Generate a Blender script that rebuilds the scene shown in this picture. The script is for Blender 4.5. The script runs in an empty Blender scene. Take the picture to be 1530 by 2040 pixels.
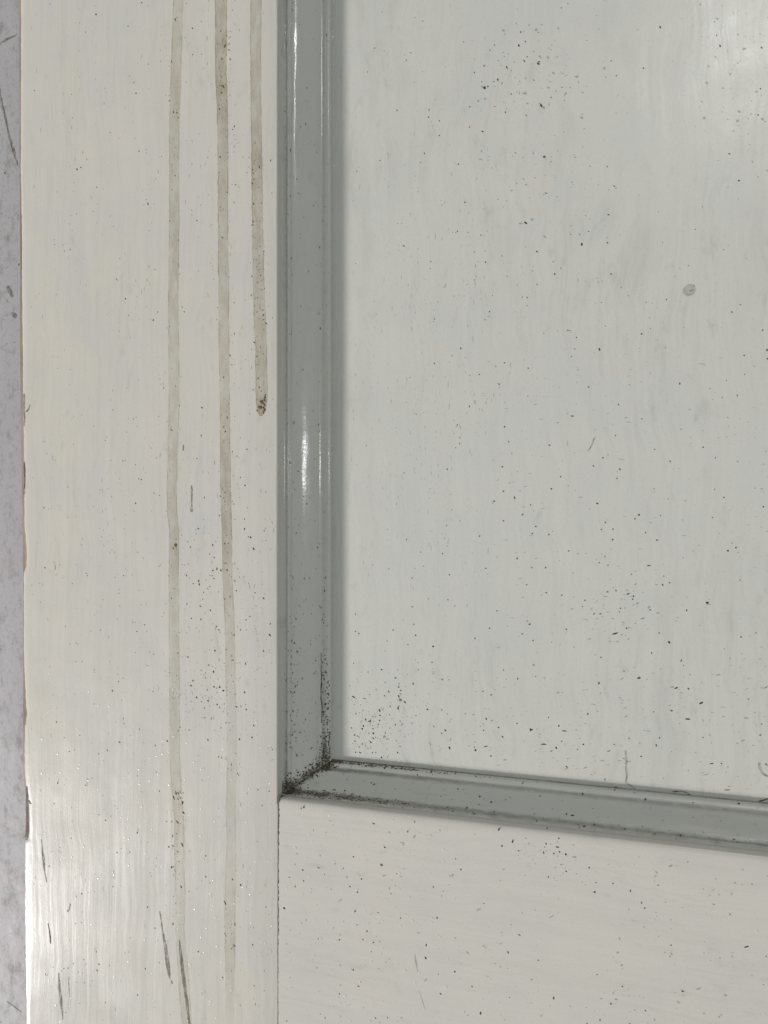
import bpy, math, random
import numpy as np
from mathutils import Vector, noise as mnoise

scene = bpy.context.scene
COL = scene.collection
rnd = random.Random(7)

# ------------------------------------------------------------------ camera
F_PX = 1500.0                    # focal length in photo pixels (photo 1530 x 2040)
YAW = math.radians(16.6)         # the camera looks a little towards the left stile
FRONT = 0.040                    # front face of the door above the floor
DEPTH = 0.013                    # panel sunk below the front face
PANEL = FRONT - DEPTH
CAM = Vector((0.0, 0.0, FRONT + 0.26 * math.cos(YAW)))
FW = Vector((-math.sin(YAW), 0, -math.cos(YAW)))
RT = Vector((math.cos(YAW), 0, -math.sin(YAW)))
UP = Vector((0, 1, 0))

cam_data = bpy.data.cameras.new("camera")
cam = bpy.data.objects.new("camera", cam_data)
COL.objects.link(cam)
cam.location = CAM
from mathutils import Matrix
cam.rotation_euler = Matrix((RT, UP, -FW)).transposed().to_euler()
cam_data.sensor_width = 36.0
cam_data.lens = 36.0 * F_PX / 2040.0
cam_data.clip_start = 0.01
cam_data.clip_end = 50
scene.camera = cam

# ------------------------------------------------------------------ world, lamps, exposure
world = bpy.data.worlds.new("World")
scene.world = world
world.use_nodes = True
wb = world.node_tree.nodes["Background"]
wb.inputs[0].default_value = (0.98, 1.0, 0.975, 1)
wb.inputs[1].default_value = 0.275

scene.view_settings.view_transform = 'Standard'
scene.view_settings.look = 'None'
scene.view_settings.exposure = 0.0
scene.view_settings.gamma = 1.0

def lamp(name, d, dist, power, size, col, size_y=None):
    l = bpy.data.lights.new(name, 'AREA')
    l.energy = power
    l.color = col
    if size_y:
        l.shape = 'RECTANGLE'; l.size = size; l.size_y = size_y
    else:
        l.shape = 'DISK'; l.size = size
    o = bpy.data.objects.new(name, l)
    COL.objects.link(o)
    v = Vector(d).normalized()
    o.location = v * dist + Vector((0, 0, FRONT))
    o.rotation_euler = v.to_track_quat('Z', 'Y').to_euler()
    return o

lamp("key_lamp", (-1.76, -1.12, 1.0), 4.0, 162.0, 0.27, (1.0, 0.965, 0.945))
lamp("left_ceiling_lamp", (-1.03, -0.77, 1.0), 2.2, 1.0, 0.16, (1.0, 0.97, 1.0), 0.36)
lamp("upper_ceiling_lamp", (0.215, 0.675, 1.0), 2.3, 3.2, 0.07, (0.98, 1.0, 0.97), 0.30)
lamp("right_ceiling_lamp", (0.66, 0.08, 0.79), 2.0, 3.6, 0.06, (0.97, 1.0, 1.0), 0.36)

# ------------------------------------------------------------------ helpers
def P(px, py, z=FRONT):
    """point of the level z that the photo shows at pixel (px, py)"""
    ray = FW * F_PX + RT * (px - 765.0) + UP * (1020.0 - py)
    t = (z - CAM.z) / ray.z
    return CAM + ray * t

PXM = 0.26 / 1500.0              # metres per photo pixel, about

def interp(pts, y):
    if y <= pts[0][0]: return pts[0][1]
    for (a, va), (b, vb) in zip(pts, pts[1:]):
        if y <= b: return va + (vb - va) * (y - a) / (b - a)
    return pts[-1][1]

def nz(x, y=0.0, z=0.0): return mnoise.noise((x, y, z))

def mesh_obj(name, verts, faces, mats, parent=None, mat_idx=None, smooth=True, kind=None, label=None, uv=None):
    me = bpy.data.meshes.new(name)
    me.from_pydata([tuple(v) for v in verts], [], faces)
    for m in (mats if isinstance(mats, (list, tuple)) else [mats]): me.materials.append(m)
    if mat_idx is not None: me.polygons.foreach_set("material_index", mat_idx)
    if isinstance(smooth, bool): sm = [smooth] * len(faces)
    else: sm = smooth
    me.polygons.foreach_set("use_smooth", sm)
    if uv is not None:
        lay = me.uv_layers.new(name="UVMap")
        for l in me.loops: lay.data[l.index].uv = uv[l.vertex_index]
    me.update()
    o = bpy.data.objects.new(name, me)
    COL.objects.link(o)
    if parent: o.parent = parent
    if kind: o["kind"] = kind
    if label: o["label"] = label
    return o

def grid_faces(nr, nc, flip=False):
    fs = []
    for r in range(nr - 1):
        for c in range(nc - 1):
            a = r * nc + c
            q = (a, a + 1, a + nc + 1, a + nc)
            fs.append(q[::-1] if flip else q)
    return fs

# ------------------------------------------------------------------ materials
class N:
    def __init__(self, name):
        self.m = bpy.data.materials.new(name)
        self.m.use_nodes = True
        self.t = self.m.node_tree
        self.t.nodes.clear()
        self.out = self.t.nodes.new("ShaderNodeOutputMaterial")
    def n(self, typ, **kw):
        nd = self.t.nodes.new(typ)
        for k, v in kw.items(): setattr(nd, k, v)
        return nd
    def l(self, a, b): self.t.links.new(a, b)
    def coords(self, scale, rot=(0, 0, 0)):
        tc = self.n("ShaderNodeTexCoord")
        mp = self.n("ShaderNodeMapping")
        mp.inputs["Scale"].default_value = scale
        mp.inputs["Rotation"].default_value = rot
        self.l(tc.outputs["Object"], mp.inputs[0])
        return mp.outputs[0]
    def noise(self, scale, detail=3, rough=0.55, rot=(0, 0, 0)):
        nd = self.n("ShaderNodeTexNoise")
        nd.inputs["Scale"].default_value = 1.0
        nd.inputs["Detail"].default_value = detail
        nd.inputs["Roughness"].default_value = rough
        self.l(self.coords(scale, rot), nd.inputs["Vector"])
        return nd.outputs["Fac"]
    def ramp(self, fac, lo, hi, a=0.0, b=1.0):
        nd = self.n("ShaderNodeMapRange")
        nd.inputs[1].default_value = lo; nd.inputs[2].default_value = hi
        nd.inputs[3].default_value = a; nd.inputs[4].default_value = b
        self.l(fac, nd.inputs[0])
        return nd.outputs[0]
    def math(self, op, a, b=None):
        nd = self.n("ShaderNodeMath", operation=op)
        for i, v in enumerate((a, b)):
            if v is None: continue
            if isinstance(v, (int, float)): nd.inputs[i].default_value = v
            else: self.l(v, nd.inputs[i])
        return nd.outputs[0]
    def mix(self, fac, a, b):
        nd = self.n("ShaderNodeMix", data_type='RGBA')
        for s, v in ((0, fac), (6, a), (7, b)):
            if isinstance(v, (int, float)): nd.inputs[s].default_value = v
            elif isinstance(v, tuple): nd.inputs[s].default_value = (*v, 1)
            else: self.l(v, nd.inputs[s])
        return nd.outputs[2]
    def bump(self, h, dist, strength=1.0, normal=None):
        nd = self.n("ShaderNodeBump")
        nd.inputs["Strength"].default_value = strength
        nd.inputs["Distance"].default_value = dist
        self.l(h, nd.inputs["Height"])
        if normal is not None: self.l(normal, nd.inputs["Normal"])
        return nd.outputs[0]
    def principled(self, col, rough, normal=None, spec=0.5):
        p = self.n("ShaderNodeBsdfPrincipled")
        if isinstance(col, tuple): p.inputs["Base Color"].default_value = (*col, 1)
        else: self.l(col, p.inputs["Base Color"])
        if isinstance(rough, (int, float)): p.inputs["Roughness"].default_value = rough
        else: self.l(rough, p.inputs["Roughness"])
        p.inputs["Specular IOR Level"].default_value = spec
        if normal is not None: self.l(normal, p.inputs["Normal"])
        return p.outputs[0]
    def done(self, sh):
        self.l(sh, self.out.inputs[0])
        return self.m

def paint_material(name, grain, base, yellow, grey, rough=(0.21, 0.31), stroke=0.00006, waves=0.0004, bend=0.0015, lapm=0.12):
    """old brushed gloss paint; grain = axis of the brush strokes (0 = x, 1 = y)"""
    g = N(name)
    def sc(across, along): return (along, across, 60) if grain == 0 else (across, along, 60)
    big = g.noise((9, 9, 9), 3)
    mid = g.noise((38, 38, 38), 4, 0.6)
    c = g.mix(g.ramp(big, 0.35, 0.7), base, yellow)
    c = g.mix(g.ramp(mid, 0.42, 0.75, 0, 0.75), c, grey)
    # brush marks: strokes that bend and overlap, not ruled lines
    def strokes(across, along, detail, rough, bend=0.0022):
        tc = g.n("ShaderNodeTexCoord")
        w = g.n("ShaderNodeTexNoise"); w.inputs["Scale"].default_value = 21.0; w.inputs["Detail"].default_value = 3.0
        g.l(tc.outputs["Object"], w.inputs["Vector"])
        v1 = g.n("ShaderNodeVectorMath", operation='SUBTRACT'); g.l(w.outputs["Color"], v1.inputs[0]); v1.inputs[1].default_value = (0.5, 0.5, 0.5)
        v2 = g.n("ShaderNodeVectorMath", operation='SCALE'); g.l(v1.outputs[0], v2.inputs[0]); v2.inputs["Scale"].default_value = bend * 6
        v3 = g.n("ShaderNodeVectorMath", operation='ADD'); g.l(tc.outputs["Object"], v3.inputs[0]); g.l(v2.outputs[0], v3.inputs[1])
        mp = g.n("ShaderNodeMapping"); mp.inputs["Scale"].default_value = sc(across, along); g.l(v3.outputs[0], mp.inputs[0])
        nd = g.n("ShaderNodeTexNoise"); nd.inputs["Scale"].default_value = 1.0; nd.inputs["Detail"].default_value = detail; nd.inputs["Roughness"].default_value = rough
        g.l(mp.outputs[0], nd.inputs["Vector"])
        return nd.outputs["Fac"]
    lap = strokes(85, 14, 3, 0.55, bend * 1.6)                     # soft laps where wet strokes met
    c = g.mix(g.math('MULTIPLY', g.ramp(lap, 0.52, 0.74, 0, lapm), g.ramp(g.noise((8, 6, 8), 2), 0.42, 0.58)), c, (0.40, 0.40, 0.375))
    patch = g.ramp(g.noise((26, 20, 26), 3), 0.40, 0.62)            # strokes show only here and there
    st = strokes(620, 45, 4, 0.7, bend)
    c = g.mix(g.math('MULTIPLY', g.ramp(st, 0.50, 0.80, 0, 0.26), patch), c, (0.34, 0.335, 0.30))
    fine = g.noise((1500, 1500, 1500), 2)
    c = g.mix(g.ramp(fine, 0.55, 0.8, 0, 0.20), c, (0.38, 0.37, 0.34))
    # blurred grey smudges
    sm = strokes(240, 110, 3, 0.6, bend)
    c = g.mix(g.math('MULTIPLY', g.ramp(sm, 0.60, 0.80, 0, 0.34), g.ramp(g.noise((17, 17, 30), 2), 0.42, 0.6)), c, (0.30, 0.30, 0.275))
    h1 = strokes(520, 14, 4, 0.6, bend)
    h2 = strokes(120, 9, 2, 0.5, bend)
    h3 = g.noise((900, 900, 900), 2, 0.5)
    h4 = g.noise((70, 70, 70), 2, 0.5)
    n = g.bump(h2, waves, 0.6)
    n = g.bump(h4, waves * 0.5, 0.6, n)
    n = g.bump(h1, stroke, 1.0, n)
    n = g.bump(h3, 0.00002, 0.8, n)
    r = g.ramp(g.noise((60, 60, 60), 3), 0.3, 0.7, rough[0], rough[1])
    return g.done(g.principled(c, r, n, 0.5))

CREAM = (0.620, 0.603, 0.558)
YELLOW = (0.628, 0.605, 0.538)
GREYC = (0.575, 0.572, 0.552)
M_STILE = paint_material("cream_paint_stile", 1, CREAM, YELLOW, GREYC)
M_RAIL = paint_material("cream_paint_rail", 0, (0.615, 0.597, 0.555), (0.62, 0.60, 0.55), (0.575, 0.565, 0.535))
M_PANEL = paint_material("cream_paint_panel", 1, (0.600, 0.606, 0.570), (0.61, 0.603, 0.56), (0.560, 0.583, 0.556), stroke=0.00004, waves=0.0003, rough=(0.20, 0.30), bend=0.0030, lapm=0.30)
M_MOULD_Y = paint_material("cream_paint_moulding_upright", 1, (0.61, 0.625, 0.59), (0.615, 0.615, 0.565), (0.57, 0.595, 0.565), rough=(0.09, 0.17), stroke=0.00004, waves=0.00030)
M_MOULD_X = paint_material("cream_paint_moulding_level", 0, (0.605, 0.615, 0.575), (0.61, 0.605, 0.55), (0.565, 0.58, 0.55), rough=(0.20, 0.32), stroke=0.00003, waves=0.00012)

g = N("bare_wood_edge")
wn = g.noise((300, 25, 300), 4, 0.6)
M_WOOD = g.done(g.principled(g.mix(g.ramp(wn, 0.35, 0.7), (0.20, 0.135, 0.095), (0.36, 0.28, 0.22)), 0.8, g.bump(wn, 0.0003)))

g = N("dark_dirt")
dn = g.noise((420, 420, 420), 1, 0.5)
M_DIRT = g.done(g.principled(g.mix(g.ramp(dn, 0.36, 0.66), (0.016, 0.014, 0.011), (0.115, 0.098, 0.07)), 0.85))
g = N("brown_dirt")
M_BROWN = g.done(g.principled((0.12, 0.085, 0.045), 0.85))
def film(name, col, alpha, rough=0.6):
    g = N(name)
    tr = g.n("ShaderNodeBsdfTransparent")
    mx = g.n("ShaderNodeMixShader")
    mx.inputs[0].default_value = alpha
    g.l(tr.outputs[0], mx.inputs[1])
    g.l(g.principled(col, rough), mx.inputs[2])
    return g.done(mx.outputs[0])
M_FAINT = film("faint_dirt", (0.16, 0.155, 0.135), 0.27)
M_CRACK = g_crack = film("crack_dirt", (0.03, 0.026, 0.02), 0.85)
def rough_film(name, col, lo, hi):
    g = N(name)
    n1 = g.noise((900, 260, 900), 4, 0.7)
    tr = g.n("ShaderNodeBsdfTransparent"); mx = g.n("ShaderNodeMixShader")
    g.l(g.ramp(n1, 0.36, 0.60, lo, hi), mx.inputs[0])
    g.l(tr.outputs[0], mx.inputs[1])
    g.l(g.principled(g.mix(n1, tuple(c * 1.6 for c in col), tuple(c * 0.6 for c in col)), 0.7), mx.inputs[2])
    return g.done(mx.outputs[0])
M_GOUGE = rough_film("worn_scratch", (0.19, 0.165, 0.13), 0.15, 0.85)
M_GOUGE_DARK = rough_film("dark_scratch", (0.07, 0.055, 0.04), 0.5, 1.0)
M_RING = film("water_spot", (0.26, 0.255, 0.215), 0.20)

# dried drip: thin brownish film, darker along its edges, mottled
def drip_material(name, col, alpha):
    g = N(name)
    uv = g.n("ShaderNodeUVMap")
    sep = g.n("ShaderNodeSeparateXYZ")
    g.l(uv.outputs[0], sep.inputs[0])
    e = g.math('ABSOLUTE', g.math('SUBTRACT', sep.outputs[0], 0.5))
    edge = g.ramp(e, 0.38, 0.47, 0.0, 0.34)
    n1 = g.noise((330, 120, 200), 4, 0.65)
    n2 = g.noise((1300, 800, 800), 4, 0.75)
    n3 = g.noise((40, 26, 40), 3)
    n4 = g.noise((600, 160, 300), 3, 0.6)
    a = g.math('MULTIPLY', g.ramp(n1, 0.28, 0.72, alpha * 0.35, alpha * 1.5), g.ramp(n3, 0.32, 0.68, 0.5, 1.4))
    a = g.math('ADD', a, g.math('MULTIPLY', edge, g.ramp(n4, 0.42, 0.62, 0.0, 1.0)))
    dots = g.ramp(n2, 0.62, 0.76, 0, 0.45)
    a = g.math('MULTIPLY', g.math('MINIMUM', g.math('ADD', a, dots), 1.0), sep.outputs[1])
    c = g.mix(g.ramp(n2, 0.58, 0.74), col, (0.15, 0.13, 0.085))
    tr = g.n("ShaderNodeBsdfTransparent")
    mx = g.n("ShaderNodeMixShader")
    g.l(a, mx.inputs[0]); g.l(tr.outputs[0], mx.inputs[1])
    g.l(g.principled(c, 0.38, g.bump(n1, 0.00006)), mx.inputs[2])
    return g.done(mx.outputs[0])
M_DRIP = drip_material("dried_drip", (0.41, 0.375, 0.225), 0.185)
M_DRIP2 = drip_material("dried_drip_dirty", (0.38, 0.34, 0.195), 0.23)

g = N("grey_concrete")
c1 = g.noise((22, 14, 14), 4, 0.6)
c2 = g.noise((150, 90, 90), 6, 0.75)
c3 = g.noise((1100, 1100, 900), 3, 0.7)
c4 = g.noise((420, 380, 400), 4, 0.7)
col = g.mix(g.ramp(c1, 0.35, 0.7), (0.425, 0.418, 0.44), (0.385, 0.38, 0.402))
col = g.mix(g.ramp(c2, 0.52, 0.66, 0, 0.75), col, (0.24, 0.225, 0.215))
col = g.mix(g.ramp(c4, 0.52, 0.70, 0, 0.45), col, (0.22, 0.215, 0.22))
col = g.mix(g.ramp(c2, 0.22, 0.42, 0.4, 0.0), col, (0.49, 0.485, 0.51))
col = g.mix(g.ramp(c3, 0.58, 0.72, 0, 0.5), col, (0.15, 0.15, 0.155))
M_FLOOR = g.done(g.principled(col, g.ramp(c2, 0.3, 0.7, 0.5, 0.7), g.bump(c3, 0.0001, 0.6), 0.35))
M_SCUFF = rough_film("floor_scuff", (0.15, 0.12, 0.09), 0.0, 0.75)

# ------------------------------------------------------------------ the floor the door lies on
floor = mesh_obj("floor", [(-2, -2, 0), (2.5, -2, 0), (2.5, 3.5, 0), (-2, 3.5, 0)], [(0, 1, 2, 3)], M_FLOOR, kind="structure",
                 label="grey speckled concrete surface beside the door edge")

# ------------------------------------------------------------------ the door
door = bpy.data.objects.new("panel_door", None)
COL.objects.link(door)
door["label"] = "old cream painted panel door with brown drip stains and black mould specks"
door["category"] = "door"
door["kind"] = "thing"

XS = P(553, 1020).x                                   # inner edge of the stile
YR = (P(690, 1603).y + P(1530, 1706).y) / 2           # top edge of the rail
WX = 0.0163                                           # moulding width on the stile
WY = 0.0113                                    # moulding width on the rail
Y0, Y1 = YR - 0.21, 1.55                              # door ends
YT = Y1 - 0.11                                        # lower edge of the top rail
XR = XS + 0.50                                        # inner edge of the far stile
X1 = XR + 0.112

def rows(a, b, fine_a, fine_b, step):
    ys = [a]
    if a < fine_a:
        ys += list(np.arange(fine_a, fine_b, step))
    ys += [fine_b, b] if fine_b < b else [b]
    return sorted(set(float(v) for v in ys))

VIS = 0.20
def joint(y):
    """how far the paint crack between stile and rail wanders"""
    k = min(1.0, max(0.0, (YR - y) / 0.006))
    return k * (0.00022 * nz(y * 75, 31.0) + 0.00014 * nz(y * 420, 33.0) + 0.00008 * nz(y * 1500, 37.0))
# --- stile
paint_px = [(-400, 43), (0, 43), (60, 42), (200, 42), (340, 41.5), (460, 44), (560, 44), (680, 45), (760, 46), (820, 46.5), (880, 48), (980, 48.5), (1050, 49),
            (1065, 51), (1100, 53.5), (1128, 53), (1141, 47.5), (1200, 47.5), (1300, 48), (1360, 50), (1418, 53), (1440, 50), (1500, 48.5), (1540, 49.5), (1562, 51.5),
            (1597, 56.5), (1650, 58), (1671, 56), (1675, 49.4), (1800, 50), (1900, 51), (2040, 53), (2400, 55)]
core_px = [(-400, 38.4), (0, 38.4), (200, 38.8), (400, 39.6), (560, 40.6), (700, 40.2), (820, 41.6), (1000, 44), (1060, 45), (1150, 46), (1300, 46), (1500, 46), (1560, 49),
           (1600, 52), (1668, 50.5), (1680, 48.9), (2040, 52), (2400, 54)]
yv = rows(Y0, Y1, -VIS, VIS, 0.0009)
V, F, MI, SM = [], [], [], []
right_prof = [(-0.0007, 0), (-0.00035, -0.00006), (-0.00012, -0.0002), (-0.00002, -0.0005), (0, -0.0008), (0, -0.022)]
for y in yv:
    py = 1020 - y / CAM.z * 0 - y / (CAM.z - FRONT) * 1230.0        # the photo row of this y near the left edge
    xc = P(interp(core_px, py), 1020, FRONT - 0.0013).x + 0.00010 * nz(y * 400, 3.3)
    xp = P(interp(paint_px, py), 1020, FRONT - 0.0004).x + 0.00018 * nz(y * 700, 7.7) + 0.00012 * nz(y * 2100, 1.7)
    xp = max(xp, xc + 0.00015)
    w = 0.00005 * nz(y * 60, 9.1) + joint(y)
    kr = 1.0 if y > YR else max(0.25, 1 + (y - YR) / 0.004)
    prof = [(xc - 0.0002, 0.0006), (xc, FRONT - 0.0013), (xp - 0.00005, FRONT - 0.00065), (xp, FRONT - 0.00042), (xp + 0.0003, FRONT - 0.00020), (xp + 0.0010, FRONT - 0.00005), (xp + 0.0025, FRONT - 0.00001), (xp + 0.006, FRONT)]
    for k in range(1, 8): prof.append((xp + 0.006 + (XS - 0.001 - xp - 0.006) * k / 8, FRONT))
    prof += [(XS + a * kr + w, FRONT + (b * kr if b > -0.01 else b)) for a, b in right_prof]
    V += [(x, y, z) for x, z in prof]
nc = len(prof)
F = grid_faces(len(yv), nc)
for r in range(len(yv) - 1):
    for c in range(nc - 1):
        MI.append(1 if c < 2 else 0); SM.append(c >= 2)
stile = mesh_obj("stile", V, F, [M_STILE, M_WOOD], door, MI, SM)

def box(name, x0, x1, y0, y1, z0, z1, mat, b=0.0008):
    V = []
    for (i, z) in ((0, z0), (0, z1 - b), (b, z1)):
        V += [(x0 + i, y0 + i, z), (x1 - i, y0 + i, z), (x1 - i, y1 - i, z), (x0 + i, y1 - i, z)]
    F = [(3, 2, 1, 0), (8, 9, 10, 11)]
    for k in (0, 4):
        for i in range(4):
            j = (i + 1) % 4
            F.append((k + i, k + j, k + 4 + j, k + 4 + i))
    return mesh_obj(name, V, F, mat, door, smooth=False)
box("stile", XR, X1, Y0, Y1, 0.0006, FRONT, M_STILE)
box("rail", XS + 0.0004, XR - 0.0004, YT, Y1, 0.0006, FRONT, M_RAIL)

# --- rail with the open joint against the stile
def gap(y):
    py = 1020 - y / (CAM.z - FRONT) * 1376.0
    base = interp([(1575, 0.00050), (1600, 0.00060), (1640, 0.00070), (1668, 0.00055), (1720, 0.00042), (1800, 0.00045), (1830, 0.00050), (1870, 0.00036), (1960, 0.00025), (2040, 0.00028), (2300, 0.0003)], py)
    return max(0.00006, base * (1 + 0.8 * nz(y * 800, 2.0)) + 0.00008 * nz(y * 2600, 5.0))
yr = [YR, YR, YR - 0.00008, YR - 0.0003, YR - 0.0007, YR - 0.0013, YR - 0.0022, YR - 0.0034]
zr = [PANEL - 0.004, FRONT - 0.0020, FRONT - 0.0014, FRONT - 0.0009, FRONT - 0.0005, FRONT - 0.00022, FRONT - 0.00006, FRONT]
ys = list(np.arange(YR - 0.0040, -VIS, -0.0006)) + [Y0]
yr += [float(v) for v in ys]; zr += [FRONT] * len(ys)
xsr = [0.0, 0.0, 0.00012, 0.0004, 0.0012, 0.003] + list(np.arange(0.006, 0.33, 0.004)) + [XR - XS - 0.0004]
V = []
# a skirt that gives the rail end its depth
for y, z in zip(yr, zr): V.append((XS + joint(y) + gap(y) + 0.0001, y, min(z, FRONT) - 0.018))
for k, dx in enumerate(xsr):
    for j, (y, z) in enumerate(zip(yr, zr)):
        g0 = gap(y)
        x = XS + dx + (g0 + joint(y)) * max(0, 1 - dx / 0.002)
        dz = 0
        yy = y + (0.00012 * nz(dx * 160, 4.0) + 0.00006 * nz(dx * 700, 8.0)) * (1 if j < 8 else 0)
        if j < 8: yy -= 0.0006 * max(0, 1 - dx / 0.0035) ** 2        # the worn corner
        V.append((x, yy, z + dz))
RF = [f for i, f in enumerate(grid_faces(len(xsr) + 1, len(yr), True)) if not (len(yr) - 1 <= i < 2 * (len(yr) - 1))]
rail = mesh_obj("rail", V, RF, M_RAIL, door, smooth=[i >= len(yr) - 1 for i in range(len(RF))])

# --- panel
pv = []
nx_, ny_ = 60, 90
for j in range(ny_ + 1):
    for i in range(nx_ + 1):
        x = XS + 0.004 + (XR - XS - 0.008) * i / nx_
        y = YR + 0.004 + (YT - YR - 0.008) * j / ny_
        pv.append((x, y, PANEL + 0.00012 * nz(x * 18, y * 12)))
panel = mesh_obj("panel", pv, grid_faces(ny_ + 1, nx_ + 1), M_PANEL, door)

# --- mouldings: one profile swept along each side and mitred
CTRL = [(0.0, -0.9), (0.12, -2.1), (0.4, -3.2), (0.9, -3.9), (1.5, -4.05), (2.05, -3.75), (2.4, -3.65), (2.75, -3.95), (3.1, -4.3), (3.5, -4.25), (3.9, -4.2), (5.0, -4.5),
        (6.5, -5.15), (8.0, -6.0), (9.4, -7.0), (10.5, -7.85), (11.2, -8.5), (11.6, -9.1), (12.1, -9.8), (13.0, -10.3), (14.2, -10.5), (15.1, -10.4), (15.6, -10.4), (15.95, -10.6),
        (16.15, -11.0), (16.25, -11.8), (16.3, -13.3)]
CTRL_B = [(0.0, -2.4), (0.15, -3.3), (0.6, -4.0), (1.3, -4.3), (2.2, -4.55), (4.0, -5.3), (6.0, -6.25), (8.0, -7.3), (10.0, -8.35), (11.2, -9.0), (11.8, -9.5), (12.2, -10.0), (12.7, -10.3), (13.2, -10.4),
          (13.7, -10.45), (14.4, -10.65), (15.1, -10.95), (15.65, -11.25), (15.95, -11.55), (16.15, -12.1), (16.3, -13.3)]
def catmull(pts, sub=4):
    out = []
    for i in range(len(pts) - 1):
        p0 = pts[max(i - 1, 0)]; p1 = pts[i]; p2 = pts[i + 1]; p3 = pts[min(i + 2, len(pts) - 1)]
        for k in range(sub):
            t = k / sub
            out.append(tuple(0.5 * (2 * b + (c - a) * t + (2 * a - 5 * b + 4 * c - d) * t * t + (3 * b - a - 3 * c + d) * t ** 3) for a, b, c, d in zip(p0, p1, p2, p3)))
    out.append(pts[-1])
    return out
PROF_L = [(u / 16.3, z / 1000.0) for u, z in catmull(CTRL)]
PROF_B = [(u / 16.3, z / 1000.0) for u, z in catmull(CTRL_B)]
profile = lambda side: PROF_L if side in "LR" else PROF_B

def mould_point(side, s, u, dz):
    """side 'L'/'R' run along y, 'B'/'T' along x; s = coordinate along, u = 0..1 across"""
    if side == 'L': return Vector((XS + u * WX, s, FRONT + dz))
    if side == 'R': return Vector((XR - u * WX, s, FRONT + dz))
    if side == 'B': return Vector((s, YR + u * WY, FRONT + dz))
    return Vector((s, YT - u * WY, FRONT + dz))

def moulding(side):
    PROF = profile(side)
    along_y = side in 'LR'
    if along_y: base = rows(YR, YT, -0.098, VIS, 0.0022)
    else: base = rows(XS, XR, XS + 0.0015, 0.20, 0.0022)
    V = []
    n = len(base)
    a, b = base[0], base[-1]
    for s in base:
        t = (s - a) / (b - a)
        for u, dz in PROF:
            if along_y: lo, hi = YR + u * WY, YT - u * WY
            else: lo, hi = XS + u * WX, XR - u * WX
            ss = lo + (hi - lo) * t
            k = {'L': 0, 'B': 20, 'R': 40, 'T': 60}[side]
            wob = 0.00005 * nz(ss * 120, u * 6, k) + 0.00002 * nz(ss * 420, u * 12, k + 5)
            V.append(mould_point(side, ss, u, dz + wob))
    return mesh_obj("moulding", V, grid_faces(n, len(PROF), side in 'LT'), M_MOULD_Y if along_y else M_MOULD_X, door)
mould_l = moulding('L')
mould_b = moulding('B')
moulding('R'); moulding('T')

# ------------------------------------------------------------------ drips on the stile
def ribbon(name, pts, mat, parent, z=FRONT, lift=0.00005, wob=0.9, step=4.0, fade_end=None, label=None, extend=True, kind=None):
    """pts: (px, py, width px[, opacity]) along the mark, on level z"""
    V, UV = [], []
    L = []
    for a, b in zip(pts, pts[1:]):
        d = math.hypot(b[0] - a[0], b[1] - a[1])
        n = max(1, int(d / step))
        for k in range(n):
            t = k / n
            L.append(tuple(a[i] + (b[i] - a[i]) * t for i in range(len(a))))
    L.append(pts[-1])
    seed = rnd.random() * 50
    for i, p in enumerate(L):
        q0, q1 = L[max(i - 1, 0)], L[min(i + 1, len(L) - 1)]
        tx, ty = q1[0] - q0[0], q1[1] - q0[1]
        l = math.hypot(tx, ty) or 1
        nx, ny = -ty / l, tx / l
        w = p[2] / 2
        op = p[3] if len(p) > 3 else 1.0
        wa = w + wob * nz(i * 0.35, seed) + wob * 0.6 * nz(i * 0.9, seed + 9)
        wb_ = w + wob * nz(i * 0.33, seed + 20) + wob * 0.6 * nz(i * 0.9, seed + 29)
        wa = max(wa, 0.15); wb_ = max(wb_, 0.15)
        for f, u in ((-wa, 0.0), (-wa * 0.5, 0.25), (0, 0.5), (wb_ * 0.5, 0.75), (wb_, 1.0)):
            v = P(p[0] + nx * f, p[1] + ny * f, z)
            V.append((v.x, v.y, z + lift * (1.0 if 0 < u < 1 else 0.6)))
            UV.append((u, op))
    fs = grid_faces(len(L), 5)
    # face up
    a, b, c = (Vector(V[i]) for i in fs[0][:3])
    if (b - a).cross(c - a).z < 0: fs = [f[::-1] for f in fs]
    return mesh_obj(name, V, fs, mat, parent, uv=UV, label=label, kind=kind)

D1 = [(357, -500, 21, 1), (355, 0, 21, 1), (352, 100, 21, 1), (347, 250, 21, 1), (347, 330, 20, 1), (347, 450, 21, 1), (345, 600, 20, 1), (346, 680, 21, 1), (347, 800, 22, .95), (344, 900, 20, 1), (342, 980, 20, 1),
      (343, 1020, 20, 1), (347, 1060, 20, 1.1), (346, 1150, 20, 1), (347, 1300, 21, .85), (348, 1400, 21, .8), (348, 1500, 20, .7), (351, 1560, 21, .75), (357, 1640, 20, 1), (357, 1720, 20, .9),
      (360, 1800, 20, .7), (358, 1850, 18, .8), (362, 1900, 20, .9), (367, 1970, 22, .9), (372, 2040, 21, .9), (385, 2200, 20, .9)]
D2 = [(442, -500, 24, 1), (440, 0, 24, 1), (440, 90, 24, 1.2), (440, 150, 23, 1.3), (443, 220, 22, 1.1), (444, 300, 21, 1), (444, 450, 21, 1), (446, 600, 21, .9), (446, 700, 21, .9), (448, 800, 20, .9), (449, 950, 21, .9),
      (452, 1050, 21, 1), (453, 1150, 20, .9), (458, 1250, 19, .9), (459, 1350, 20, .8), (461, 1420, 20, .55), (462, 1520, 20, .6), (460, 1600, 20, .45), (460, 1700, 20, .45), (458, 1800, 22, .65), (458, 1900, 21, .7),
      (458, 1960, 18, .35), (458, 2040, 14, .2), (458, 2200, 12, .1)]
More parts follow.
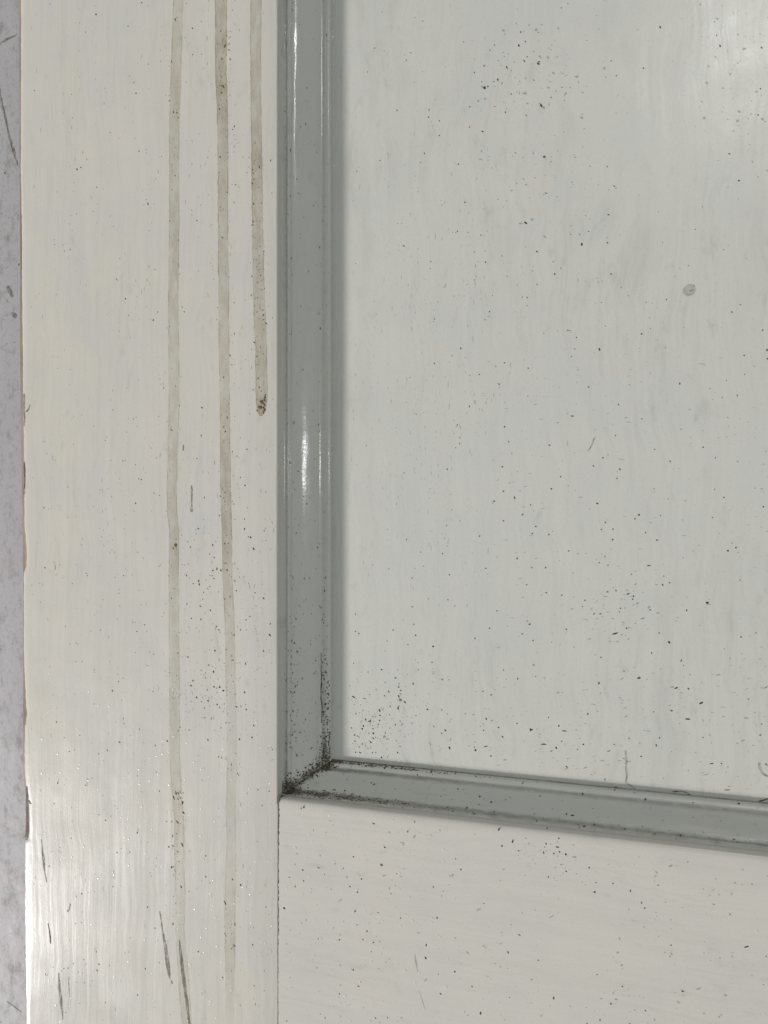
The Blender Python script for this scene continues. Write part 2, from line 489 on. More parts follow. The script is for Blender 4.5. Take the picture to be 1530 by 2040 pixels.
D3 = [(511, -500, 22, 1), (510, 0, 22, 1), (509, 100, 22, 1), (510, 200, 21, 1), (512, 350, 22, 1.1), (513, 450, 22, 1.1), (514, 520, 23, 1.1), (517, 620, 24, 1), (520, 700, 24, 1), (521, 780, 24, 1), (521, 800, 23, 1.3),
      (521, 812, 20, 1.6), (520, 822, 14, 1.7), (519, 829, 5, 1.8)]
ribbon("drip_stain", D1, M_DRIP, stile, label="long pale brown drip stain nearest the outer edge")
ribbon("drip_stain", D2, M_DRIP2, stile, label="middle brown drip stain, dirtiest at its top")
ribbon("drip_stain", D3, M_DRIP2, stile, label="short drip stain ending in a dark brown blob")

# scratches and gouges
S = ribbon
S("scratch", [(82, 1672, 2), (85, 1695, 4), (87, 1720, 6), (89, 1738, 2), (92, 1752, 2.5), (93, 1758, 1)], M_GOUGE, stile)
S("scratch", [(96, 1839, 2), (98, 1853, 2), (100, 1866, 3.5), (101, 1880, 2)], M_GOUGE_DARK, stile)
S("scratch", [(318, 1815, 3), (321, 1835, 3), (325, 1860, 4), (330, 1890, 7), (334, 1920, 8), (337, 1942, 6), (339, 1950, 2)], M_GOUGE, stile)
S("scratch", [(341, 1952, 2), (343, 1960, 3)], M_GOUGE, stile)
S("scratch", [(357, 1872, 2), (360, 1900, 6), (365, 1940, 8), (369, 1975, 7), (374, 2010, 5), (378, 2045, 4), (390, 2160, 3)], M_GOUGE, stile)
S("scratch", [(117, 1938, 2), (118, 1965, 5), (121, 1990, 6), (124, 2015, 4), (125, 2032, 2)], M_GOUGE, stile)
S("scratch", [(137, 1945, 1.2), (137, 1962, 2), (138, 1975, 1.4), (140, 1992, 1)], M_GOUGE, stile)
S("scratch", [(140, 1800, 3), (138, 1812, 3), (134, 1816, 4)], M_GOUGE, stile)
S("scratch", [(382, 967, 2.5), (382, 985, 4), (382, 1004, 2.5), (382, 1010, 5), (382, 1016, 7), (382, 1020, 3)], M_GOUGE, stile)
S("scratch", [(365, 886, 2.5), (365, 898, 3.5)], M_GOUGE, stile)
S("scratch", [(52, 820, 3), (57, 815, 2), (60, 806, 1.5)], M_GOUGE_DARK, stile)
S("scratch", [(109, 1118, 1.2), (111, 1135, 1.8)], M_GOUGE, stile)
S("chip", [(49, 1412, 3), (50, 1428, 4), (49, 1445, 3)], M_GOUGE, stile)
S("chip", [(53, 1566, 3), (53.5, 1590, 4), (54, 1618, 5), (54.5, 1645, 5.5), (53, 1668, 6)], M_GOUGE_DARK, stile)
S("chip", [(57, 1594, 3), (61, 1602, 3)], M_GOUGE_DARK, stile)
S("chip", [(48, 785, 3), (48, 830, 4), (48, 850, 2)], M_GOUGE, stile)
S("chip", [(48, 920, 2), (49, 950, 2.4), (48, 985, 2)], M_GOUGE_DARK, stile)
S("scratch", [(1183, 872, .3), (1179, 885, .9), (1174, 895, 1.1), (1167, 900, .5)], M_GOUGE, panel, PANEL, 0.00025)
S("scratch", [(826, 1900, 1), (829, 1920, 3.4), (832, 1936, 1)], M_FAINT, rail)
S("scratch", [(836, 1976, .6), (842, 1996, 2), (847, 2010, 1.6)], M_FAINT, rail)
S("scratch", [(1483, 1887, 3), (1491, 1885, 3)], M_GOUGE_DARK, rail)
# cracked paint along the panel's foot
S("crack", [(1245, 1495, 1.6), (1247, 1515, 1.8), (1246, 1530, 1.2), (1248, 1546, 1.4), (1246, 1558, 1.6), (1249, 1562, 2.4), (1258, 1565, 2), (1265, 1571, 1.2)], M_GOUGE, panel, PANEL, 0.00025)
S("crack", [(1511, 1519, 2), (1512, 1530, 1.6), (1518, 1541, 1.6), (1526, 1546, 2.2), (1545, 1548, 2)], M_GOUGE, panel, PANEL, 0.00025)
S("crack", [(1340, 1577, 2), (1354, 1576, 1.6), (1366, 1578, 1.2), (1376, 1584, 1.6)], M_GOUGE_DARK, panel, PANEL, 0.00025)
S("crack", [(1292, 1578, 1.2), (1310, 1583, 1.8), (1328, 1586, 1.8), (1345, 1588, 1.2)], M_CRACK, panel, PANEL, 0.0004)
S("crack", [(1450, 1600, 1), (1475, 1601, 1.6), (1492, 1603, 1.4), (1512, 1605, 1)], M_CRACK, panel, PANEL, 0.0004)
S("crack", [(1512, 1596, 2), (1522, 1593, 2.4), (1532, 1590, 2)], M_CRACK, panel, PANEL, 0.0004)
S("crack", [(1225, 1567, 1.4), (1235, 1572, 1.6), (1243, 1573, 1)], M_GOUGE_DARK, panel, PANEL, 0.0004)
S("crack", [(640, 1300, .6), (641, 1352, 1.8), (640, 1372, 1.6), (640, 1392, 1.4), (642, 1410, 1.6), (641, 1440, 1)], M_CRACK, mould_l, FRONT - 0.0102, 0.0003)

# round water spot on the panel
c = P(1372, 579, PANEL)
vs = [(c.x, c.y, PANEL + 0.0003)]
for k in range(28):
    a = 2 * math.pi * k / 28
    r = 10.6 * PXM * (1.04 + 0.09 * nz(math.cos(a) * 1.7, math.sin(a) * 1.7) + 0.05 * nz(k * 0.9))
    vs.append((c.x + r * math.cos(a), c.y + r * math.sin(a), PANEL + 0.00027))
mesh_obj("water_spot", vs, [(0, k + 1, (k + 1) % 28 + 1) for k in range(28)], M_RING, panel)

ring = [(1372 + 10.5 * math.cos(a), 579 - 10.5 * math.sin(a), 1.6 + 0.8 * math.sin(a * 2.3)) for a in (math.radians(d) for d in range(150, 480, 15))]
ribbon("water_spot", ring, M_RING, panel, PANEL, 0.0004)
ribbon("scratch", [(1373, 580, 1.2), (1378, 580, 1.8)], M_GOUGE_DARK, panel, PANEL, 0.0004)

# ------------------------------------------------------------------ specks: dirt, mould, nibs in the paint
class Specks:
    def __init__(self): self.v = []; self.f = []; self.mi = []
    def add(self, p, n, r, el=1.0, ang=0.0, mat=0, h=0.25, sides=7):
        """an irregular low lump at p on the surface with normal n"""
        n = Vector(n).normalized()
        t = Vector((0, 1, 0)) if abs(n.y) < 0.9 else Vector((1, 0, 0))
        t = (t - n * t.dot(n)).normalized()
        b = t.cross(n)
        ca, sa = math.cos(ang), math.sin(ang)
        A = t * ca + b * sa; B = b * ca - t * sa
        i0 = len(self.v)
        self.v.append(p + n * (r * h + 0.00006))
        for k in range(sides):
            a = 2 * math.pi * k / sides
            rr = r * rnd.uniform(0.65, 1.25)
            self.v.append(p + A * (rr * el * math.cos(a)) + B * (rr / math.sqrt(el) * math.sin(a)) + n * 0.00004)
        for k in range(sides):
            self.f.append((i0, i0 + 1 + (k + 1) % sides, i0 + 1 + k)); self.mi.append(mat)
    def build(self, name, mats, parent):
        fs = []
        return mesh_obj(name, self.v, self.f, mats, parent, self.mi, True, kind="stuff")

UPN = (0, 0, 1)
MATS = [M_DIRT, M_BROWN, M_FAINT]
sp_stile, sp_panel, sp_rail, sp_l, sp_b = Specks(), Specks(), Specks(), Specks(), Specks()

stile_pts = """271 186 4|255 52 3|142 188 2.4|144 235 2.6|258 152 2|291 298 2|291 305 2|322 312 2|350 294 2|355 235 3.2|297 460 3.4|226 451 2.4|144 459 2|108 478 2|109 487 2.2|310 357 2|300 414 1.6|309 537 2.6|232 556 2.4|256 628 2|401 43 2.4|384 109 2.8|402 108 2.4|371 164 2|397 267 2|414 314 2.2|463 258 3|492 344 2.2|476 373 2|466 404 3|382 419 2|382 428 2|422 448 2.2|338 440 3|363 612 3.2|367 621 3|434 613 3|432 637 2.6|396 540 2|425 556 2|420 524 2.2|424 530 1.8|424 537 1.8|326 773 3.6|187 849 2.4|225 817 2.4|271 832 2|252 861 2|146 885 2.2|140 736 2|115 734 2|221 917 2.4|245 918 3|250 918 2|270 926 2.8|276 954 3|238 954 2.2|135 970 2.2|215 973 2|307 983 2.4|318 987 2|222 990 2.4|186 1009 2.2|267 1018 2.2|97 1014 2.2|206 1056 2.2|202 1070 2.2|162 1086 2.2|247 1054 2|223 1096 2|228 1100 2.2|273 1100 2.8|285 1112 2.2|152 1124 2|319 1125 2.4|363 1125 2.2|368 1126 2.2|172 1142 2.6|174 1147 3|229 1150 2.4|237 1174 2.4|237 1182 3|144 1163 2.4|78 1162 2|81 1200 2|205 1194 2|181 1257 2.6|200 1255 2.4|288 1245 3|269 1240 2.4|233 1233 2.4|273 1258 3|152 1281 2.4|155 1283 2.4|216 1269 2.4|298 1299 2.6|306 1303 2.6|270 1300 2|151 1318 2.4|164 1318 2.4|188 1334 2.4|188 1339 2|90 1313 2|245 1351 2.6|236 1358 3|391 1064 2|362 1066 2.6|448 1083 4|418 1146 2.2|423 1147 3|477 1150 2.6|404 1194 2.6|414 1173 2.6|224 1376 4.4|305 1378 3|293 1326 2.6|159 1465 3.2|128 1469 2.6|138 1497 3.2|148 1494 2.4|309 1485 3.2|274 1546 2.4|108 1601 3.6|197 1623 2.8|142 1670 2.8|102 1697 2.2|117 1695 2.2|227 1749 2.8|299 1739 2.4|301 1745 2.4|294 1807 3.8|162 1838 3.2|150 1840 2.4|192 1896 3.4|167 1912 3|170 1921 2.6|218 1924 2.6|123 1934 2.6|156 1936 2.4|168 1958 2.4|318 1918 3|311 1726 2.4|376 1776 2.8|159 1999 2.4|131 2017 2.4|210 1997 2.6|480 1763 3.2|502 1469 4|455 1083 3|492 895 3|488 967 4|410 1705 4|395 1896 4|342 1637 3|332 1637 3|360 1590 4|363 1601 4|354 1697 3.6|463 1752 4|479 1763 3.4|506 1964 3|461 1890 3|490 1235 3.4|498 1228 3|436 1255 3.4|432 1248 3"""
panel_pts = """1315 54 4|1282 136 3.4|1228 151 3.4|1118 16 2.4|1037 64 2.8|1047 83 3|1050 113 3|1064 160 3|1125 189 2.8|1098 194 3.4|1159 487 5|1472 360 4|1312 422 3|1510 229 2.6|1385 457 3.2|1105 546 3.6|1217 546 3.2|1371 529 2.6|1227 375 3|1213 378 2.4|1139 363 2.8|1328 597 3.2|1519 658 3.6|1131 658 2.6|1135 659 2.6|1070 567 2.8|1102 522 2.6|1320 483 2.4|1050 593 2.6|1050 609 2.4|1198 603 2.2|1475 607 2.4|1458 622 3.4|1343 361 2.6|1084 312 2.8|1098 322 2.6|1144 309 2.6|976 100 3.4|985 90 3|964 131 3.6|972 172 3.4|984 163 2.8|960 163 2.6|936 213 2.8|791 220 3.4|855 219 3.2|875 241 2.6|875 270 3|961 262 3.8|935 253 2.4|757 320 2.8|913 327 3|926 403 3.2|804 490 3.6|858 521 2.8|857 535 2.4|911 461 2.8|945 502 2.6|1000 510 2.6|945 558 2.6|975 621 3|966 637 2.6|918 694 3.4|900 709 2.6|1005 723 3.4|955 746 3|817 752 2.4|829 825 2.8|916 872 2.8|730 887 2.6|1013 880 2.6|805 942 3|891 935 3.2|908 892 2.6|857 974 2.2|1003 979 2.8|900 1016 2.8|1003 1038 2.8|955 1068 2.8|881 1103 3|838 1100 2.6|821 1152 3.4|853 1193 2.6|892 1195 2.6|906 1207 2.6|821 1209 3.4|990 1217 2.8|824 1244 3.2|783 1255 3.2|742 1126 2.4|708 1223 3|708 1258 3.8|828 1266 3.6|946 1272 3.2|771 1277 2.8|975 1252 3|1003 1335 2.8|1052 734 3|1145 695 2.4|1254 767 2.4|1232 806 3|1111 842 2.6|1357 855 3.2|1094 887 3.8|1226 868 2.8|1304 895 2.8|1201 912 3.2|1335 919 3.6|1425 912 3.6|1235 935 4|1182 928 2.8|1211 906 2.4|1229 953 2.6|1098 974 3.6|1303 974 2.8|1424 975 3.2|1331 994 3.2|1365 998 3.2|1442 991 3.6|1057 1006 3|1041 1025 3.4|1190 1003 4.2|1273 1026 4.6|1265 1034 3|1316 1027 3|1419 1031 3.4|1198 1055 3|1206 1041 3|1221 1054 3.6|1220 1075 4.2|1286 1061 2.8|1309 1076 3.4|1067 1049 3|1060 1063 3|1093 1065 3.4|1450 1097 4.8|1466 1091 3.8|1361 1111 3|1030 1113 3.2|1194 1121 3|1205 1109 2.8|1211 1126 3|1059 1131 2.6|1258 1144 2.8|1320 1165 3.4|1334 1161 3|1227 1177 3.4|1088 1181 2.8|1119 1186 2.8|1262 1188 3.4|1260 1194 3.2|1165 1196 2.8|1409 1201 6|1368 1216 3.4|1295 1215 3.2|1183 1223 3.4|1236 1212 2.8|1234 1219 2.8|1128 1254 3.4|1040 1263 2.8|1062 1276 3.2|1313 1261 2.8|1298 1301 3.2|1197 1310 3.2|1063 1325 3|1357 1316 3.4|1506 1261 2.4|1193 1361 4.2|1113 1446 4|1108 1490 4|1093 1429 2.8|1056 1452 3|1150 1493 3|1253 1471 3.4|1277 1507 3.6|1437 1521 3|1205 1553 3.2|1119 1477 3|1314 1470 2.8|1400 1469 2.6|1302 1418 2.6|823 1362 4|795 1362 2.8|880 1414 3|738 1436 4|743 1452 4|709 1422 3.4|880 1461 3|1001 1468 4|993 1449 4|797 1487 3|792 1499 4|856 1480 2.6|1030 1441 3|700 1450 3.6|755 1414 2.8|1031 1352 3"""
rail_pts = """1127 1702 4.6|1128 1736 3.8|1088 1681 3.4|1113 1670 3|1092 1747 3.4|1221 1760 2.8|1256 1775 4|1278 1798 3.4|1284 1809 3|1311 1764 2.8|1240 1965 3.2|1217 2000 3.2|1103 1988 4.4|766 1688 4|760 1723 5.4|712 1777 4|707 1814 4.6|704 1707 3.4|684 1730 3|918 1732 3.8|849 1883 4|731 1855 3.4|676 1872 4|603 1733 4|605 1755 3|1012 1897 3.8|878 1980 3.8|748 2028 3.4|571 2034 3.4|940 1965 3.2|779 1780 2.8|753 1818 3|798 1829 3|863 1767 3|605 1608 5|1090 1650 3.6|826 1637 2.8|993 1653 3.6|995 1651 3|902 1743 2.8|588 1766 3|576 1748 3|600 1610 3|691 1747 3|740 1896 2.6|711 1842 2.6|634 1870 2.8|676 1980 2.6|1526 1905 2.8|720 1751 4|697 1766 3|1370 1717 2.4"""
def put(spk, txt, z):
    for s in txt.split("|"):
        x, y, r = (float(v) for v in s.split())
        if r > 4.6 and z == FRONT and y > 1600: m = 1
        else: m = 0
        spk.add(P(x, y, z), UPN, r * PXM * 0.44, rnd.uniform(1.0, 1.6), -rnd.uniform(-0.2, 1.2), m)
put(sp_stile, stile_pts, FRONT); put(sp_panel, panel_pts, PANEL); put(sp_rail, rail_pts, FRONT)

def scatter(spk, n, x0, x1, y0, y1, z, r0, r1, el0, el1, a0, a1, mats, keep=None, gauss=False):
    k = 0; tries = 0
    while k < n and tries < n * 30:
        tries += 1
        if gauss:
            x = rnd.gauss((x0 + x1) / 2, (x1 - x0) / 4); y = rnd.gauss((y0 + y1) / 2, (y1 - y0) / 4)
        else:
            x = rnd.uniform(x0, x1); y = rnd.uniform(y0, y1)
        if keep and not keep(x, y): continue
        r = (0.50 * r0 + (0.74 * r1 - 0.5 * r0) * rnd.random() ** 3.2)
        spk.add(P(x, y, z), UPN, r * PXM, rnd.uniform(el0, el1), rnd.uniform(a0, a1), rnd.choice(mats))
        k += 1
on_stile = lambda x, y: 62 < x < 546 
on_rail = lambda x, y: x > 562 and y > 1592 + (x - 555) * 0.127 + 12
on_panel = lambda x, y: x > 694 and y < 1500 + (x - 690) * 0.107 - 6
clump = lambda f, k: (lambda x, y: f(x, y) and mnoise.noise((x * 0.011, y * 0.011, k)) > rnd.uniform(-0.45, 0.5))
# stile
scatter(sp_stile, 1000, 60, 545, -60, 2100, FRONT, 1.0, 2.6, 1, 1.8, -1.0, 0.3, [0, 2, 2], clump(on_stile, 1))
scatter(sp_stile, 900, 60, 545, -60, 2100, FRONT, 0.9, 2.8, 1.5, 4.0, -0.25, 0.25, [2], clump(on_stile, 3))
scatter(sp_stile, 300, 300, 560, 900, 1560, FRONT, 1.0, 2.8, 1, 1.8, -1.2, 0.2, [0, 0, 2], on_stile, True)
scatter(sp_stile, 110, 320, 510, 1310, 1430, FRONT, 1.0, 3.0, 1, 1.6, -1.6, 0, [0, 0, 2], on_stile, True)
scatter(sp_stile, 55, 432, 460, 60, 210, FRONT, 1.2, 3.4, 1, 2.4, -1.0, 0.4, [0, 1, 2], on_stile)
scatter(sp_stile, 150, 500, 528, 300, 620, FRONT, 0.8, 2.4, 1, 2.0, -1.0, 0.4, [0, 1, 2], on_stile)
scatter(sp_stile, 60, 500, 532, 620, 800, FRONT, 0.8, 2.4, 1, 2.0, -1.0, 0.4, [0, 1, 2], on_stile)
scatter(sp_stile, 70, 342, 366, 1560, 1850, FRONT, 1.0, 3.6, 1, 2.0, -1.0, 0.4, [0, 1, 2], on_stile)
scatter(sp_stile, 120, 336, 358, 0, 1500, FRONT, 0.8, 2.4, 1, 2.2, -1.0, 0.4, [0, 1, 2], on_stile)
scatter(sp_stile, 200, 434, 470, 200, 1560, FRONT, 0.8, 2.6, 1, 2.2, -1.0, 0.4, [0, 1, 2], on_stile)
scatter(sp_stile, 26, 446, 470, 1790, 1900, FRONT, 0.8, 2.8, 1, 2.2, -1.0, 0.4, [0, 1], on_stile)
# dark residue at the end of the short drip
for (x, y, r, m) in ((522, 800, 5, 1), (519, 811, 5, 1), (527, 797, 3, 0), (528, 792, 2.6, 0), (521, 801, 3.2, 0), (516, 811, 3.6, 1), (527, 816, 4, 1), (525, 822, 3, 1), (526, 806, 4, 1), (512, 818, 2.4, 1), (529, 787, 2.2, 0), (525, 812, 2.4, 0), (350, 1086, 5, 1), (345, 1092, 2, 1)):
    sp_stile.add(P(x, y), UPN, r * PXM * 0.85, rnd.uniform(1, 1.8), rnd.uniform(-0.8, 0.2), m)
# panel
scatter(sp_panel, 1000, 694, 1560, -60, 1600, PANEL, 1.0, 2.4, 1, 1.8, -1.2, 0.3, [0, 2, 2], clump(on_panel, 2))
scatter(sp_panel, 600, 600, 1060, 250, 1250, PANEL, 0.8, 2.2, 2.0, 5.0, -0.15, 0.15, [2], clump(on_panel, 5), True)
scatter(sp_panel, 420, 960, 1560, 560, 1500, PANEL, 0.8, 2.4, 1.5, 4.0, 1.35, 1.75, [2], clump(on_panel, 6))
scatter(sp_panel, 150, 930, 1210, 40, 280, PANEL, 1.2, 4.2, 1, 2.0, -1.4, 0, [2, 2, 0], on_panel, True)
scatter(sp_panel, 50, 930, 1240, 300, 480, PANEL, 1.2, 3.6, 1, 2.6, -1.6, -0.6, [2, 2, 0], on_panel)
scatter(sp_panel, 60, 1380, 1540, 0, 260, PANEL, 1.6, 4.0, 1, 1.4, -1.4, 0, [2], on_panel)
scatter(sp_panel, 90, 1150, 1330, 1130, 1290, PANEL, 1.0, 3.4, 1, 2.6, 0.9, 1.7, [2, 2, 0], on_panel, True)
scatter(sp_panel, 170, 694, 900, 1330, 1520, PANEL, 1.0, 3.4, 1, 2.0, -1.4, 0.2, [0, 0, 2], clump(on_panel, 11))
scatter(sp_panel, 140, 694, 780, 1420, 1530, PANEL, 0.8, 3.0, 1, 2.0, -1.4, 0.2, [0, 0, 2], lambda x, y: x > 690 and y < 1502 + (x - 690) * 0.107)
scatter(sp_panel, 240, 940, 1640, 1340, 1600, PANEL, 1.0, 3.4, 1, 3.0, 0.9, 1.7, [0, 2, 2], clump(on_panel, 12))
# rail
scatter(sp_rail, 420, 560, 1560, 1600, 2100, FRONT, 1.0, 3.2, 1, 1.8, -1.6, 0.2, [0, 2, 2, 2], clump(on_rail, 4))
scatter(sp_rail, 220, 560, 1560, 1600, 2100, FRONT, 0.9, 3.6, 1, 2.6, 0.6, 1.9, [2], clump(on_rail, 8))
scatter(sp_rail, 60, 1000, 1160, 1640, 1760, FRONT, 1.0, 3.0, 1, 2.2, -1.6, 0.2, [0, 2], on_rail, True)

# mouldings
def prof_at(u, side):
    PROF = profile(side)
    i = 0
    while i < len(PROF) - 2 and PROF[i + 1][0] < u: i += 1
    (u0, z0), (u1, z1) = PROF[i], PROF[i + 1]
    t = (u - u0) / max(u1 - u0, 1e-9)
    return z0 + (z1 - z0) * t, u1 - u0, z1 - z0
def on_mould(spk, side, s, u, r, el, ang, m):
    z, du, dz = prof_at(u, side)
    if side == 'L': n = (-dz, 0, du * WX)
    else: n = (0, -dz, du * WY)
    spk.add(mould_point(side, s, u, z) + Vector((0, 0, 0.00004)), n, r * PXM * 0.62, el, ang, m, h=0.3)
# upright moulding
for k in range(300):
    s = rnd.uniform(-0.085, 0.19); on_mould(sp_l, 'L', s, rnd.uniform(0.05, 0.99), 0.9 + 1.6 * rnd.random() ** 2, rnd.uniform(1, 3.0), rnd.uniform(-0.3, 0.2), rnd.choice([0, 2, 2]))
for k in range(330):
    s = YR + 0.014 + abs(rnd.gauss(0, 0.030)); on_mould(sp_l, 'L', s, rnd.choice([rnd.uniform(0.05, 0.99), rnd.gauss(0.87, 0.05), rnd.gauss(0.24, 0.06)]) % 0.99, 0.9 + 1.9 * rnd.random() ** 2, rnd.uniform(1, 2.0), rnd.uniform(-1, 0.2), rnd.choice([0, 0, 2]))
for k in range(760):
    u = min(0.985, max(0.03, rnd.choice([rnd.random(), rnd.gauss(0.8, 0.16), rnd.gauss(0.12, 0.1)])))
    s = YR + u * WY + abs(rnd.gauss(0, 0.0022 + 0.0030 * (u > 0.75)))
    on_mould(sp_l, 'L', s, u, 0.9 + 2.3 * rnd.random() ** 2, rnd.uniform(1, 1.8), rnd.uniform(-1.5, 1.5), rnd.choice([0, 0, 1, 2]))
for k in range(110):
    on_mould(sp_l, 'L', YR + WY * 0.9 + abs(rnd.gauss(0, 0.013)), min(0.985, rnd.gauss(0.93, 0.05)), 0.9 + 2.2 * rnd.random() ** 2, rnd.uniform(1, 1.8), rnd.uniform(-1.5, 1.5), rnd.choice([0, 0, 1]))
# level moulding
for k in range(170):
    on_mould(sp_b, 'B', rnd.uniform(XS + 0.02, 0.16), rnd.uniform(0.05, 0.98), 1.0 + 2.2 * rnd.random() ** 2.5, rnd.uniform(1, 2.0), rnd.uniform(0, 1.7), rnd.choice([0, 0, 2]))
for k in range(700):
    u = min(0.985, max(0.02, rnd.choice([rnd.random(), rnd.gauss(0.85, 0.1), abs(rnd.gauss(0.06, 0.07))])))
    s = XS + u * WX + abs(rnd.gauss(0, 0.0020))
    on_mould(sp_b, 'B', s, u, 0.9 + 2.2 * rnd.random() ** 2, rnd.uniform(1, 1.8), rnd.uniform(-1.5, 1.5), rnd.choice([0, 0, 1, 2]))
for k in range(520):                                   # grime in the lower quirk, thinning to the right
    on_mould(sp_b, 'B', XS + 0.003 + abs(rnd.gauss(0, 0.022)), min(0.3, abs(rnd.gauss(0.10, 0.06))), 0.8 + 1.8 * rnd.random() ** 2, rnd.uniform(1, 2.4), rnd.uniform(1.0, 2.0), rnd.choice([0, 1, 1, 2, 2]))
for k in range(420):                                   # grime along the panel side
    on_mould(sp_b, 'B', XS + 0.016 + abs(rnd.gauss(0, 0.026)), min(0.995, rnd.gauss(0.975, 0.02)), 0.8 + 2.0 * rnd.random() ** 2, rnd.uniform(1, 2.2), rnd.uniform(1.0, 2.0), rnd.choice([0, 0, 1, 2]))
for k in range(160):
    on_mould(sp_b, 'B', rnd.uniform(XS + 0.02, 0.16), min(0.3, abs(rnd.gauss(0.10, 0.06))), 0.8 + 2.2 * rnd.random() ** 3, rnd.uniform(1, 3), rnd.uniform(1.2, 1.9), rnd.choice([0, 1, 2, 2]))

g = N("grime_film")
uv = g.n("ShaderNodeUVMap"); sep = g.n("ShaderNodeSeparateXYZ"); g.l(uv.outputs[0], sep.inputs[0])
n1 = g.noise((260, 700, 700), 4, 0.7)
a = g.math('MULTIPLY', g.ramp(n1, 0.30, 0.70, 0.25, 1.0), sep.outputs[1])
tr = g.n("ShaderNodeBsdfTransparent"); mx = g.n("ShaderNodeMixShader")
g.l(a, mx.inputs[0]); g.l(tr.outputs[0], mx.inputs[1]); g.l(g.principled((0.13, 0.115, 0.075), 0.75), mx.inputs[2])
M_GRIME = g.done(mx.outputs[0])
def grime(side, parent, s0, s1, u0, u1, op):
    """a thin deposit lying in a groove of the moulding, thickest in its middle"""
    V, UV = [], []
    S_ = np.arange(s0, s1, 0.0012)
    seed = rnd.random() * 40
    for s in S_:
        o = interp(op, s - s0)
        k = 1 + 0.35 * nz(s * 260, seed)
        for t, e in ((0, 0), (0.2, .5), (0.4, 1), (0.6, 1), (0.8, .5), (1, 0)):
            u = min(0.999, u0 + (u1 - u0) * (0.5 + (t - 0.5) * k))
            z, du, dz = prof_at(u, side)
            W = WX if side == 'L' else WY
            n = Vector((-dz, 0, du * W)) if side == 'L' else Vector((0, -dz, du * W))
            V.append(mould_point(side, s, u, z) + n.normalized() * 0.00009)
            UV.append((t, o * e))
    fs = grid_faces(len(S_), 6, side == 'L')
    a_, b_, c_ = (V[i] for i in fs[0][:3])
    if (b_ - a_).cross(c_ - a_).z < 0: fs = [f[::-1] for f in fs]
    mesh_obj("grime", V, fs, M_GRIME, parent, uv=UV, kind="stuff")
def mitre_grime(side, parent):
    """dust film packed along the mitre, thinning away from it"""
    V, UV = [], []
    nu = 34
    for i in range(nu):
        u = 0.02 + 0.965 * i / (nu - 1)
        z, du, dz = prof_at(u, side)
        W = WX if side == 'L' else WY
        n = (Vector((-dz, 0, du * W)) if side == 'L' else Vector((0, -dz, du * W))).normalized()
        reach = 0.0016 + 0.0022 * (0.5 + 0.5 * nz(u * 9, 3.0)) + (0.004 if u > 0.7 or u < 0.2 else 0)
        for k in range(6):
            t = k / 5
            s0 = (YR + u * WY if side == 'L' else XS + u * WX) + t * reach
            V.append(mould_point(side, s0, u, z) + n * 0.0001)
            UV.append((t, 0.62 * (1 - t) ** 1.6))
    fs = grid_faces(nu, 6)
    a_, b_, c_ = (V[i] for i in fs[0][:3])
    if (b_ - a_).cross(c_ - a_).z < 0: fs = [f[::-1] for f in fs]
    mesh_obj("grime", V, fs, M_GRIME, parent, uv=UV, kind="stuff")
mitre_grime('L', mould_l)
mitre_grime('B', mould_b)
grime('B', mould_b, XS + 0.0022, 0.20, 0.012, 0.20, [(0, 1.0), (0.012, 0.85), (0.03, 0.5), (0.07, 0.40), (0.3, 0.44)])
grime('B', mould_b, XS + 0.0135, 0.20, 0.70, 0.845, [(0, 0.7), (0.02, 0.42), (0.06, 0.25), (0.3, 0.2)])
grime('B', mould_b, XS + 0.0162, 0.20, 0.985, 1.0, [(0, 1.0), (0.02, 0.75), (0.05, 0.5), (0.3, 0.4)])
grime('L', mould_l, YR + 0.012, 0.20, 0.78, 0.90, [(0, 0.7), (0.010, 0.3), (0.04, 0.14), (0.12, 0.10), (0.3, 0.22)])
grime('L', mould_l, YR + 0.003, 0.20, 0.02, 0.17, [(0, 0.5), (0.01, 0.3), (0.04, 0.12), (0.12, 0.10), (0.3, 0.28)])
ribbon("crack", [(552, 1602, 1.4), (553, 1592, 2.0), (556, 1584, 1.6), (562, 1578, 1.4), (569, 1575, 1.2)], M_CRACK, rail, FRONT, 0.0002)

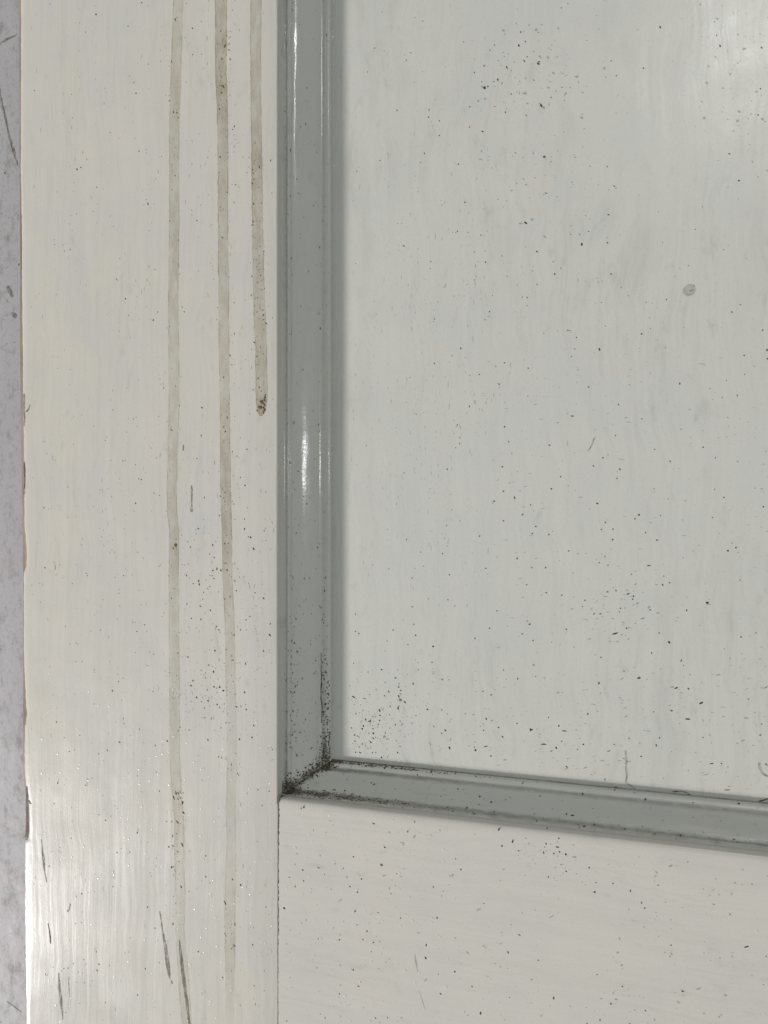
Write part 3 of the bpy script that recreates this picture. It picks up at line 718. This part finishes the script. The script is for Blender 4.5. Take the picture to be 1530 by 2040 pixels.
sp_stile.build("dirt_specks", MATS, stile)
sp_panel.build("dirt_specks", MATS, panel)
sp_rail.build("dirt_specks", MATS, rail)
sp_l.build("dirt_specks", MATS, mould_l)
sp_b.build("dirt_specks", MATS, mould_b)

# nibs: dust grains caught under the paint, thick at the bottom of the stile and on the rail
nib_s, nib_r = Specks(), Specks()
def nibs(spk, n, x0, x1, y0, y1, r0, r1, keep):
    k = 0
    while k < n:
        x, y = rnd.uniform(x0, x1), rnd.uniform(y0, y1)
        if not keep(x, y): continue
        r = (r0 + (r1 - r0) * rnd.random() ** 3) * PXM
        spk.add(P(x, y) - Vector((0, 0, 0.00003)), UPN, r * 0.85, 1.0, 0, 0, 0.20, 8); k += 1
dens = lambda x, y: on_stile(x, y) and rnd.random() < min(1, max(0.03, (y - 1250) / 350))
nibs(nib_s, 600, 80, 545, 1200, 2080, 1.0, 3.6, dens)
nibs(nib_r, 170, 565, 900, 1620, 2060, 1.4, 4.4, on_rail)
nibs(nib_r, 60, 900, 1540, 1700, 2060, 1.2, 3.4, on_rail)
nib_s.build("paint_nibs", [M_STILE], stile)
nib_r.build("paint_nibs", [M_RAIL], rail)

# scuffs and specks on the floor
FS = Specks()
scatter(FS, 260, -120, 60, -60, 2100, 0.0, 0.9, 3.0, 1, 2.6, -1.2, 0.4, [0, 2, 2])
scatter(FS, 70, -40, 42, 150, 640, 0.0, 1.2, 4.0, 1, 2.6, -1.2, 0.4, [0, 1, 2, 2])
FS.build("dirt_specks", MATS, floor)
S("scuff", [(-30, 100, 5), (0, 88, 5), (14, 78, 4), (30, 72, 3), (36, 66, 2)], M_SCUFF, floor, 0.0, 0.0001)
S("scuff", [(-2, 170, 2), (3, 205, 6), (12, 240, 4), (18, 270, 3), (27, 300, 7), (36, 330, 2)], M_SCUFF, floor, 0.0, 0.0001)
S("scuff", [(14, 570, 5), (20, 580, 10), (25, 592, 6)], M_SCUFF, floor, 0.0, 0.0001)
S("scuff", [(24, 622, 6), (30, 630, 9), (33, 634, 4)], M_SCUFF, floor, 0.0, 0.0001)
S("scuff", [(14, 1995, 2), (28, 2005, 2.4), (42, 2016, 1.6)], M_SCUFF, floor, 0.0, 0.0001)
